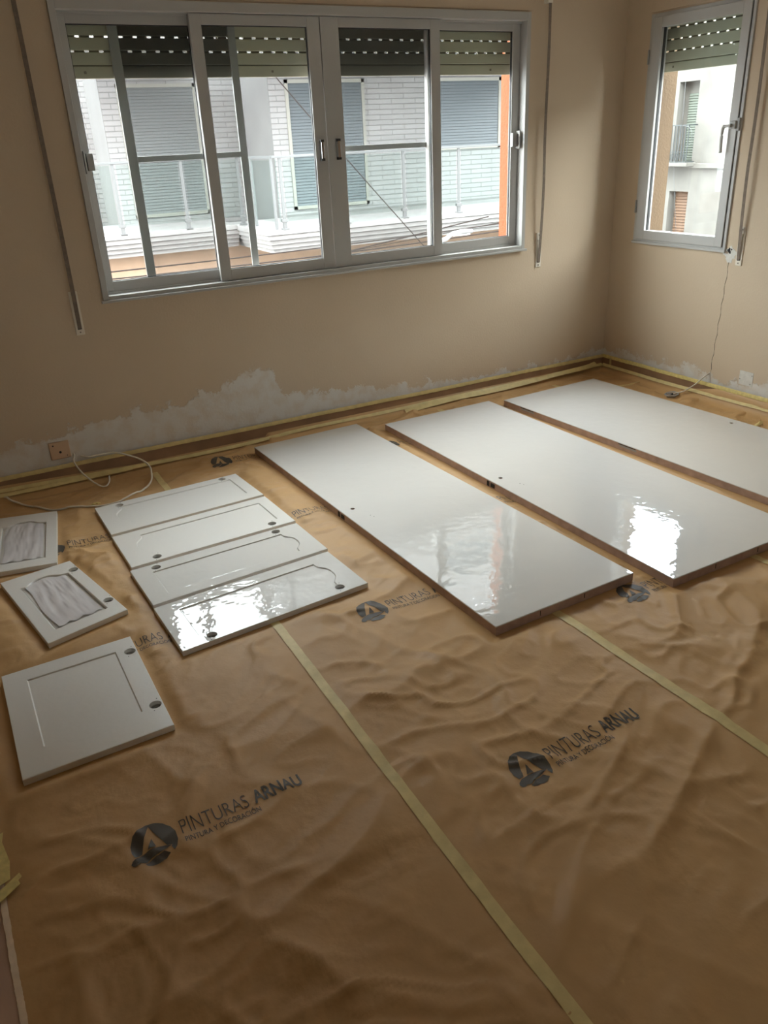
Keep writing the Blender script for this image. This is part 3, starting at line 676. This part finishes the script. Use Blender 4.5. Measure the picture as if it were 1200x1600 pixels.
# ------------------------------------------------------------------ sliding window
win = bpy.data.objects.new('window_1', None); C.objects.link(win); struct(win, 'wide aluminium sliding window with four sashes')
def wp(name, boxes, m=M_alu, bev=.0015, parent=win, label=None):
    b = MB()
    for q in boxes: b.box(*q, bev)
    o = b.done(name, m, parent)
    if label: o['label'] = label
    return o
fx0, fx1, fz0, fz1 = -3.100, -0.690, 0.834, 2.024
ix0, ix1, iz0, iz1 = -3.073, -0.714, 0.857, 1.985
wp('frame', [(fx0, ix0, -.014, .088, fz0, fz1), (ix1, fx1, -.014, .088, fz0, fz1), (ix0, ix1, -.014, .088, iz1, fz1), (ix0, ix1, -.014, .088, fz0, iz0)])
wp('track', [(ix0, ix1, .036, .041, iz0, iz0+.010), (ix0, ix1, .036, .041, iz1-.010, iz1)], bev=0)
def sash(x0, x1, y0, y1, sl_, sr, zb=.053, zt=.042, handle=None):
    z0, z1 = iz0+.002, iz1-.002
    fr = wp('sash_frame', [(x0, x0+sl_, y0, y1, z0, z1), (x1-sr, x1, y0, y1, z0, z1), (x0+sl_, x1-sr, y0+.001, y1, z0, z0+zb), (x0+sl_, x1-sr, y0+.001, y1, z1-zt, z1)])
    ym = (y0+y1)/2
    MB().box(x0+sl_-.004, x1-sr+.004, ym-.002, ym+.002, z0+zb-.004, z1-zt+.004).done('glass_pane', M_glass, win)
    g = MB()
    for bx in ((x0+sl_, x0+sl_+.003, ym-.006, ym+.006, z0+zb, z1-zt), (x1-sr-.003, x1-sr, ym-.006, ym+.006, z0+zb, z1-zt), (x0+sl_, x1-sr, ym-.006, ym+.006, z0+zb, z0+zb+.003), (x0+sl_, x1-sr, ym-.006, ym+.006, z1-zt-.003, z1-zt)): g.box(*bx)
    g.done('gasket', M_seal, win)
    return fr
sash(ix0+.002, -2.47, .043, .068, .036, .05)
sash(-2.525, -1.9075, .008, .034, .052, .064)
sash(-1.9035, -1.245, .008, .034, .094, .055)
sash(-1.30, ix1-.002, .043, .068, .055, .048)
def pull(x, y, z, w=.018, h=.095, lip=None, cover=False):
    hp = MB(); hp.box(x-w/2, x+w/2, y-.004, y, z-h/2, z+h/2, .001); o = hp.done('sash_handle', M_aluD, win)
    MB().box(x-w/2+.002, x+w/2-.002, y-.022, y-.016, z-h/2+.010, z+h/2-.010, .001).done('grip', M_chrome, o)
    for s in (-1, 1): MB().box(x-w/2, x+w/2, y-.022, y-.003, z+s*(h/2-.006)-.006, z+s*(h/2-.006)+.006, .001).done('end_cap', M_black, o)
pull(-1.942, .008, 1.419); pull(-1.852, .008, 1.420)
for x, s in ((-3.050, 1), (-0.742, -1)):
    o = MB().box(x-.014+.012*s, x+.014+.012*s, .020, .043, 1.385, 1.455, .002).done('sash_handle', M_aluD, win)
    MB().box(x-.012*s-.003, x-.012*s+.003, .006, .043, 1.375, 1.465, .001).done('grip', M_alu, o)
# insect screens on the outer track
for x0, x1 in ((-2.865, -2.30), (-1.845, -1.262)):
    o = wp('screen_frame', [(x0, x0+.042, .071, .083, iz0+.002, iz1-.002), (x1-.035, x1, .071, .083, iz0+.002, iz1-.002), (x0+.04, x1-.034, .072, .083, iz0+.002, iz0+.04), (x0+.04, x1-.034, .072, .083, iz1-.04, iz1-.002), (x0+.04, x1-.034, .070, .083, 1.408, 1.432)], M_aluD)
    MB().box(x0+.038, x1-.032, .0765, .0773, iz0+.02, iz1-.02).done('insect_mesh', M_screen, o)
MB().box(-3.11, -0.68, -.024, -.014, .828, .840, .002).done('window_sill', M_alu, win)

# ------------------------------------------------------------------ roller shutters, slat by slat
def shutter(name, label, a0, a1, fx, zbot, rows, pitch, ph0, sw=.018, zl=(0.05, 0.055)):
    """fx(a0,a1,d0,d1,z0,z1) -> box in the wall's own axes"""
    th = thing(name, label, 'roller shutter', 'roller shutters pulled part way down')
    b = MB(); b.box(*fx(a0, a1, -.006, .008, zbot, zbot+zl[0]-.003), .002); bb = b.done('bottom_bar', M_shut, th)
    for k in range(3 if a1-a0 > 1 else 1):
        aa = [a0+.088, a0+.942, a1-.15][k] if a1-a0 > 1 else a1-.075
        MB().box(*fx(aa-.005, aa+.005, -.009, -.005, zbot+.018, zbot+.028), .001).done('screw', M_screw, bb)
    MB().box(*fx(a0, a1, -.001, .003, zbot+zl[0]-.006, zbot+zl[0]+.004)).done('slat_seam', M_shutj, th)
    z = zbot+zl[0]
    for r in range(rows):
        MB().box(*fx(a0, a1, -.006, .006, z+.001, z+zl[1]-.0065), .0025).done('slat', M_shut, th)
        # joint web under/over the slat, broken by daylight slots
        zz = z+zl[1]-.007; w = MB(); x = a0; c = a0+ph0+(pitch/2 if r % 2 else 0)
        while c-pitch > a0: c -= pitch
        while c < a1:
            if c-sw/2 > x: w.box(*fx(x, c-sw/2, -.001, .003, zz-.001, zz+.009))
            x = c+sw/2; c += pitch
        w.box(*fx(min(x, a1-.001), a1, -.001, .003, zz-.001, zz+.009)); w.done('slot_strip', M_shutj, th)
        z += zl[1]
    return th
shutter('roller_shutter', 'beige slatted roller shutter pulled part way down behind the wide sliding window', -3.068, -0.722,
        lambda a, c, d, e_, z0, z1: (a, c, .100+d, .100+e_, z0, z1), 1.744, 4, .0605, .110)
shutter('roller_shutter', 'beige slatted roller shutter pulled part way down behind the narrow casement', RY0+.006, RY1-.006,
        lambda a, c, d, e_, z0, z1: (.098+d, .098+e_, a, c, z0, z1), 1.724, 4, .0605, .012, zl=(.047, .056))

# ------------------------------------------------------------------ casement window in the right wall
w2 = bpy.data.objects.new('window_2', None); C.objects.link(w2); struct(w2, 'narrow aluminium casement window')
def w2p(name, boxes, m=M_alu, bev=.0015, parent=w2):
    b = MB()
    for (y0, y1, d0, d1, z0, z1) in boxes: b.box(d0, d1, y0, y1, z0, z1, bev)
    return b.done(name, m, parent)
w2p('frame', [(-.218, -.190, -.010, .07, .834, 2.003), (-.862, -.838, -.010, .07, .834, 2.003), (-.838, -.218, -.010, .07, 1.980, 2.003), (-.838, -.218, -.010, .07, .834, .852)])
w2p('sash_frame', [(-.278, -.215, -.018, .03, .850, 1.985), (-.842, -.793, -.018, .03, .850, 1.985), (-.793, -.278, -.018, .03, 1.935, 1.985), (-.793, -.278, -.018, .03, .850, .900)])
MB().box(.008, .012, -.797, -.274, .896, 1.939).done('glass_pane', M_glass, w2)
w2p('gasket', [(-.281, -.278, .0, .016, .90, 1.935), (-.793, -.790, .0, .016, .90, 1.935), (-.845, -.8425, -.012, 0, .85, 1.985)], M_seal, 0)
w2p('window_sill', [(-.868, -.185, -.018, -.010, .824, .838)], M_alu)
for z in (1.80, 1.03):
    MB().cyl((-.016, -.196, z-.035), (-.016, -.196, z+.035), .005, 10).done('hinge', M_aluD, w2)
hd = MB(); hd.box(-.034, -.018, -.845, -.812, 1.425, 1.462, .002); hd.box(-.022, -.010, -.860, -.840, 1.415, 1.475, .002); ho = hd.done('handle', M_aluD, w2)
MB().box(-.050, -.034, -.828, -.782, 1.432, 1.448, .004).done('lever_neck', M_alu, ho)
MB().tube(spline([(-.044, -.800, 1.442), (-.046, -.785, 1.432), (-.047, -.782, 1.41), (-.047, -.783, 1.36), (-.047, -.786, 1.315)], 6), .0075, 10).done('lever', M_alu, ho, True)

# ------------------------------------------------------------------ shutter straps
def strap(label, base, fx, ztop, lean):
    """fx(a, d, z): a along wall from strap centre, d off the wall"""
    th = thing('shutter_strap', label, 'strap', 'strap winders of the roller shutters')
    def bx(a0, a1, d0, d1, z0, z1, name, m, bev=.001, par=th):
        p = fx(a0, d0, z0); r = fx(a1, d1, z1); return MB().box(min(p[0], r[0]), max(p[0], r[0]), min(p[1], r[1]), max(p[1], r[1]), z0, z1, bev).done(name, m, par)
    bx(-.019, .019, -.0005, .006, base, base+.195, 'winder_plate', M_plate, .002)
    bx(-.009, .009, .006, .0075, base+.026, base+.036, 'strap_slot', M_black, 0)
    bx(-.010, .010, .006, .010, base+.150, base+.158, 'bump_rest', M_plate, 0)
    p = fx(0, .0055, base+.013); r = fx(0, .008, base+.013); MB().cyl(p, r, .0035, 12).done('screw', M_screw, th)
    p = fx(0, .0055, base+.182); r = fx(0, .008, base+.182); MB().cyl(p, r, .0035, 12).done('screw', M_screw, th)
    bm = bmesh.new(); rows = []
    for i in range(30):
        u = i/29; z = base+.030+(ztop-base-.03)*u; d = .009+.022*min(1, u*3)+.004*math.sin(u*9)
        rows.append([bm.verts.new(fx(a+lean*u, d+k*.0012, z)) for a, k in ((-.009, 0), (.009, 0), (.009, 1), (-.009, 1))])
    for a, c in zip(rows, rows[1:]):
        for k in range(4): bm.faces.new((a[k], a[(k+1) % 4], c[(k+1) % 4], c[k]))
    bmesh.ops.recalc_face_normals(bm, faces=bm.faces); me_ = bpy.data.meshes.new('webbing'); bm.to_mesh(me_); bm.free(); link('webbing', me_, M_strap, th)
    p = fx(lean, 0, ztop)
    bx(lean-.016, lean+.016, -.0005, .036, ztop-.004, ztop+.03, 'strap_guide', M_plate, .002)
strap('brown shutter strap on the wall left of the sliding window', .700, lambda a, d, z: (-3.226+a, -d, z), 2.13, 0.0)
strap('brown shutter strap hanging between the sliding window and the room corner', .722, lambda a, d, z: (-.578+a, -d, z), 2.068, -.006)
strap('brown shutter strap hanging on the right wall beside the casement', .765, lambda a, d, z: (-d, -.955+a, z), 2.13, 0.0)

# ------------------------------------------------------------------ outlet covers, cables, damage
th = thing('outlet_cover', 'tan square outlet cover above the baseboard on the left', 'outlet', loc=(-3.428, 0, .178))
MB(th.location).box(-3.474, -3.382, -.011, .0005, .136, .222, .004).done('cover_plate', M_sock, th)
for x, z, r in ((-3.455, .206, .0035), (-3.428, .170, .006), (-3.400, .150, .0025)): MB(th.location).cyl((x, -.0105, z), (x, -.0118, z), r, 12).done('hole', M_dark, th)
th = thing('blank_cover', 'small pale filler-smeared blanking plate low on the right wall', 'outlet', loc=(0, -1.10, .185))
MB(th.location).box(-.0018, .0005, -1.150, -1.062, .145, .222, .0008).done('cover_plate', M_filler, th)
for y, z in ((-1.068, .175), (-1.142, .205), (-1.137, .158)): MB(th.location).cyl((-.0016, y, z), (-.0024, y, z), .003, 10).done('screw', M_screw, th)

def cable(name, pts, r, m, label, parts=()):
    pts = [(x, y, z+float(hgt(x, y))*.9) if z < .03 and y < -.06 else (x, y, z) for x, y, z in spline(pts, 5)]
    o = MB().tube(spline(pts, 4), r, 8).done(name, m, None, True); tag(o, label, 'cable'); return o
cable('white_cable', [(-3.372, .012, .150), (-3.370, -.014, .140), (-3.381, -.05, .122), (-3.364, -.10, .085), (-3.335, -.125, .046), (-3.300, -.150, .012), (-3.272, -.152, .005), (-3.250, -.125, .010), (-3.243, -.098, .024)], .0038, M_cable, 'short cream cable with a bare upturned end below the outlet cover')
o = MB().tube(spline([(-3.243, -.098, .024), (-3.240, -.090, .030), (-3.236, -.092, .034)], 4), .0016, 6).done('bare_wire', M_copper, None, True); tag(o, 'tiny bare copper wire at the end of the short cream cable', 'wire')
cable('white_cable', [(-3.345, .006, .128), (-3.310, -.020, .122), (-3.272, -.020, .122), (-3.230, -.020, .121), (-3.190, -.022, .121), (-3.131, -.05, .101), (-3.078, -.09, .078), (-3.050, -.12, .048), (-3.055, -.165, .018), (-3.072, -.215, .006), (-3.113, -.285, .0055), (-3.165, -.330, .005), (-3.235, -.372, .005), (-3.31, -.385, .005), (-3.385, -.372, .005), (-3.46, -.338, .0055), (-3.531, -.310, .005), (-3.60, -.225, .005), (-3.640, -.176, .006), (-3.690, -.10, .012), (-3.728, -.04, .028), (-3.80, -.055, .02), (-3.95, -.12, .006)], .0046, M_cable, 'long cream cable curling over the paper from the wall to the left edge')
# cord at the right wall
cable('wall_cord', [(.01, -.861, .157), (-.012, -.862, .156), (-.03, -.846, .135), (-.045, -.815, .095), (-.052, -.775, .060), (-.060, -.735, .030), (-.078, -.695, .014), (-.095, -.690, .010)], .0036, M_cable, 'short cord hanging out of the right wall down to the floor')
th = thing('cord_coil', 'small grey coil of wire on the paper behind the last big door', 'cable', loc=(-.105, -.700, 0))
b = MB(th.location)
for k in range(4):
    b.tube([(-.105+(.030+.005*k)*math.cos(a+k), -.700+(.022+.004*k)*math.sin(a+k), .006+.004*k+.002*math.sin(2*a)) for a in np.linspace(0, 2*PI*.97, 26)], .0028, 6)
b.done('wire_loops', mat('grey_wire', (.45, .45, .46), .4), th, True)
MB(th.location).cyl((-.112, -.706, .006), (-.092, -.694, .014), .006, 10).done('connector', M_black, th)
# broken plaster under the casement and the crack running down from it
o = MB(); pts = [(.052*math.cos(a)*(1+.25*math.sin(3*a)+.18*math.sin(7*a+1)), .036*math.sin(a)*(1+.2*math.cos(4*a)+.15*math.sin(9*a))) for a in np.linspace(0, 2*PI, 30, endpoint=False)]
a_ = [o.bm.verts.new((-.0014, -.893+u*.75, .815+v)) for u, v in pts]; c_ = [o.bm.verts.new((.0004, -.893+u*.8, .815+v*1.05)) for u, v in pts]; o.bm.faces.new(a_)
for k in range(30): o.bm.faces.new((a_[k], a_[(k+1) % 30], c_[(k+1) % 30], c_[k]))
pf = o.done('plaster_patch', M_filler, wall_right); pf['label'] = 'chipped white plaster below the casement corner'
for cy, cz, rr in ((-.885, .838, .010), (-.892, .826, .006), (-.900, .842, .0045)):
    q = [(-.0016, cy+rr*math.cos(t)*(1+.3*math.sin(3*t+cy*90)), cz+rr*1.2*math.sin(t)*(1+.25*math.cos(5*t))) for t in np.linspace(0, 2*PI, 16, endpoint=False)]
    o = MB(); v1 = [o.bm.verts.new(p) for p in q]; v2 = [o.bm.verts.new((.0004, p[1], p[2])) for p in q]; o.bm.faces.new(v1)
    for k in range(16): o.bm.faces.new((v1[k], v1[(k+1) % 16], v2[(k+1) % 16], v2[k]))
    o.done('plaster_hole', M_dark, wall_right)
pts = [(-.0002, -.893+.006*math.sin(k*1.7)*.6+(.026)*k/22, .78-.62*k/22) for k in range(23)]
MB().tube(pts, .0012, 5).done('wall_crack', M_dark, wall_right)

# ------------------------------------------------------------------ across the street: white brick block with glass balconies
YR, YM, YL = 10.3, 11.6, 12.8
bld = thing('apartment_building', 'white brick apartment block with glass balconies across the street', 'building')
b = MB(); b.box(1.87, 7.6, YR, 20, -.6, 9.8); b.box(-.66, 1.87, YM, 20, -.6, 7.4); b.box(-2.6, -.66, YL, 20, -.6, 7.4); b.box(-16, -2.6, YL, 20, -.6, 4.2); b.done('brick_facade', M_brick, bld)  # low far-left wing is unseen, added to keep bright sky off the casement pane
b = MB(); b.box(1.862, 1.87, YR+.002, YM, -.6, 9.8); b.box(-.668, -.66, YM+.002, YL, -.6, 7.4); b.box(1.87, 7.6, YR-.003, YR, .02, .30) ; b.done('rendered_return', M_render, bld)
MB().box(-16, 7.6, 9.95, 20, -4, -.6).done('lower_wall', M_lower, bld)
MB().box(-16, 7.6, 9.97, 10.2, -.6, -.02).done('lower_wall', M_lower, bld)
def far_shutter(x0, x1, y, z0, z1, m, fr=.055):
    o = MB(); 
    for q in ((x0, x0+fr, z0, z1), (x1-fr, x1, z0, z1), (x0, x1, z0, z0+fr), (x0, x1, z1-fr, z1)): o.box(q[0], q[1], y-.03, y, q[2], q[3])
    f = o.done('window_frame', M_sframe, bld)
    bm = bmesh.new(); z = z0+fr; rows = []
    while z < z1-fr-.01:
        rows += [(z, y-.020), (z+.046, y-.006), (z+.050, y-.002)]; z += .05
    vs = [[bm.verts.new((x, yy, zz)) for x in (x0+fr, x1-fr)] for zz, yy in rows]
    for a, c in zip(vs, vs[1:]): bm.faces.new((a[0], a[1], c[1], c[0]))
    bmesh.ops.recalc_face_normals(bm, faces=bm.faces)
    me_ = bpy.data.meshes.new('roller_blind'); bm.to_mesh(me_); bm.free(); o = link('roller_blind', me_, m, f); return f
def slab(x0, x1, y0, y1, zt, cut_right=False):
    o = MB()
    for k, (dz0, dz1, st) in enumerate(((0, .072, 0), (.078, .146, .025), (.152, .218, .065), (.224, .288, .105), (.294, .355, .145))):
        o.box(x0+st, x1-(0 if cut_right else st), y0+st, y1, zt-dz1, zt-dz0, .003)
    return o.done('balcony_slab', M_slab, bld)
def railing(x0, x1, y, zf, zt, posts, par):
    o = MB(); o.box(x0, x1, y-.025, y+.025, zt-.035, zt, .004); tr = o.done('top_rail', M_rail, par)
    for x in posts:
        p = MB().box(x-.022, x+.022, y-.008, y+.008, zf, zt-.03, .002).done('rail_post', M_rail, par)
        f = MB(); f.box(x-.05, x+.05, y-.03, y+.03, zf+.07, zf+.115, .003); f.box(x-.028, x+.028, y-.02, y+.02, zf-.02, zf+.07, .002); f.box(x-.055, x+.055, y-.05, y+.03, zf-.045, zf-.02, .002); f.done('post_clamp', M_foot, p)
    xs = [x0]+[x for x in posts if x0+.1 < x < x1-.1]+[x1]
    for a, c in zip(xs, xs[1:]): MB().box(a+.05, c-.05, y-.005, y+.005, zf+.08, zt-.05).done('glass_panel', M_glassB, par)
for fl in range(3):
    dz = 2.95*fl
    slab(.80, 7.6, 8.2, YR, .265+dz, True)
    if fl < 2: slab(-1.95, .84, 9.55, YM, .285+dz, True)
    if fl < 2:
        g = bpy.data.objects.new('balcony_railing', None); C.objects.link(g); g.parent = bld
        railing(1.0, 7.5, 8.25, .30+dz, 1.31+dz, [1.13, 2.2, 3.27, 4.34, 5.4, 6.5], g)
        # side return of the right balcony
        MB().box(.985, 1.02, 8.25, 9.6, 1.275+dz, 1.31+dz, .003).done('top_rail', M_rail, g)
        for y in (8.27, 9.15): MB().box(.98, 1.02, y-.02, y+.02, .27+dz, 1.28+dz, .003).done('rail_post', M_rail, g)
        MB().box(.995, 1.005, 8.34, 9.5, .38+dz, 1.25+dz).done('glass_panel', M_glassB, g)
        g = bpy.data.objects.new('balcony_railing', None); C.objects.link(g); g.parent = bld
        railing(-1.9, 1.0, 9.60, .315+dz, 1.33+dz, [-1.05, 0.0, .93], g)
    far_shutter(2.16, 3.68, YR, .38+dz, 2.45+dz, M_bshut); far_shutter(5.16, 6.68, YR, 1.22+dz, 2.45+dz, M_bshut)
    (far_shutter(-.38, 1.0, YM, .36+dz, 2.50+dz, M_gshut) if fl < 2 else None)
struct(MB().box(-60, 60, .23, 9.95, -4.1, -4.0).done('ground_street', M_road)); 
bpy.data.objects['ground_street'].name = 'street_ground'
struct(MB().box(.23, 60, -40, .23, -4.1, -4.0).done('street_ground', M_road))
struct(MB().box(7.6, 60, 9.95, 60, -4.1, -4.0).done('street_ground', M_road))

# loose cables strung along the street, and the sloping one
CG = 'utility cables strung across the street'
def uc(a, b_, sag, label, r=.010):
    a = Vector(a); b_ = Vector(b_); P = [a.lerp(b_, k/16)+Vector((0, 0, -sag*4*(k/16)*(1-k/16))) for k in range(17)]
    tag(MB().tube(P, r, 6).done('overhead_cable', M_cw), label, 'cable', CG)
uc((-.517, 5.6, 2.838), (2.813, 5.6, -.653), .04, 'single cable sloping down across the view of the balconies', .006)
uc((-4.5, 8.0, -.02), (8, 8.0, .16), .10, 'uppermost of the dark cables running below the balcony slabs')
uc((-4.5, 7.85, -.06), (8, 7.85, .08), .14, 'second of the dark cables running below the balcony slabs')
uc((-4.5, 7.6, -.75), (4.5, 7.6, .22), .02, 'steepest dark cable crossing the tan wall below the balconies')
uc((-4.5, 7.72, -.36), (8, 7.72, .02), .10, 'lowest near-level dark cable across the tan wall', .008)
uc((-4.5, 8.2, -.52), (6, 8.2, .10), .04, 'thin slanting dark cable low on the tan wall', .006)

# street lamp
th = thing('street_lamp', 'white curved street lamp head showing low in the right sliding sash', 'lamp', loc=(1.72, 5, -4))
MB(th.location).tube(spline([(1.70, 5.0, -4), (1.70, 5, -2), (1.74, 5, -.3), (1.86, 5.0, .20), (2.0, 5, .29)], 8), .030, 10).done('lamp_arm', M_white, th, True)
b = MB(th.location); b.tube(spline([(1.98, 5, .275), (2.06, 5, .325), (2.15, 5, .345), (2.28, 5, .352), (2.38, 5, .345)], 6), .028, 10); hd = b.done('lamp_head', M_white, th, True)
MB(th.location).box(2.08, 2.34, 4.975, 5.025, .305, .322, .004).done('lamp_lens', mat('lamp_lens_glass', (.6, .6, .58), .2), th)

# ------------------------------------------------------------------ down the side street: old cream building
ob = thing('old_cream_building', 'old cream house with an iron balcony, seen through the casement', 'building')
XB = 17.0
b = MB(); b.box(XB, XB+6, 13.0, 14.63, -4, 9.2); b.box(XB, XB+6, -30, 13.0, -4, 7.2); b.box(XB, XB+6, 15.38, 24, -4, 9.2); b.box(XB, XB+6, 14.63, 15.38, 2.62, 9.2); b.box(XB, XB+6, 14.63, 15.38, -.40, .42); b.box(XB, XB+6, 14.63, 15.38, -4, -2.6)  # long lower wing is unseen, added to block sky light on the back wall
b.box(XB+.3, XB+6, 14.63, 15.38, .42, 2.62); b.box(XB+.22, XB+6, 14.63, 15.38, -2.6, -.40); b.done('rendered_facade', M_cream, ob)
MB().box(XB-.10, XB, 13.0, 24, .27, .40, .01).done('string_course', M_cream, ob)
def blinds(y0, y1, x, z0, z1, m, name, pit):
    bm = bmesh.new(); z = z0; rows = []
    while z < z1: rows += [(z, x-.03), (z+pit*.85, x-.005), (z+pit*.9, x)]; z += pit
    vs = [[bm.verts.new((xx, y, zz)) for y in (y0, y1)] for zz, xx in rows]
    for a, c in zip(vs, vs[1:]): bm.faces.new((a[0], a[1], c[1], c[0]))
    bmesh.ops.recalc_face_normals(bm, faces=bm.faces); me_ = bpy.data.meshes.new(name); bm.to_mesh(me_); bm.free(); return link(name, me_, m, ob)
blinds(14.66, 15.20, XB+.28, .42, 2.25, M_green, 'green_blind', .07)
blinds(14.64, 15.26, XB+.2, -2.5, -.42, M_obl, 'orange_blind', .085)
g = bpy.data.objects.new('iron_balcony', None); C.objects.link(g); g.parent = ob
o = MB(); o.box(XB-.34, XB-.31, 14.55, 16.3, 1.44, 1.47); o.box(XB-.34, XB-.31, 14.55, 16.3, .44, .465); o.box(XB-.34, XB-.31, 14.55, 16.3, .72, .735)
for y in (14.55, 16.3):
    o.box(XB-.34, XB, y-.012, y+.012, 1.44, 1.47); o.box(XB-.34, XB, y-.012, y+.012, .44, .465)
o.done('rail', M_iron, g)
for k in range(17):
    y = 14.56+k*.108; MB().box(XB-.335, XB-.315, y-.010, y+.010, .46, 1.45).done('baluster', M_iron, g)
o = MB()
for k in range(16):
    y = 14.56+k*.108; o.tube([(XB-.325, y, .47), (XB-.325, y+.108, .72)], .007, 5); o.tube([(XB-.325, y+.108, .47), (XB-.325, y, .72)], .007, 5)
o.done('lattice', M_iron, g)
MB().box(XB-.40, XB, 14.45, 16.4, .33, .43, .01).done('balcony_floor', M_cream, g)
o = MB().tube(spline([(XB-.36, 14.85, 2.7), (XB-.36, 14.82, 1.6), (XB-.36, 14.85, .9), (XB-.36, 14.95, .3), (XB-.30, 14.85, -.6), (XB-.05, 14.85, -1.8)], 8), .006, 6).done('hanging_cord', M_rail, ob, True)
o = MB().tube(spline([(XB-.36, 14.80, 1.45), (XB-.38, 14.45, 1.35), (XB-.38, 14.38, 1.0), (XB-.36, 14.55, .85)], 8), .006, 6).done('hanging_cord', M_rail, ob, True)
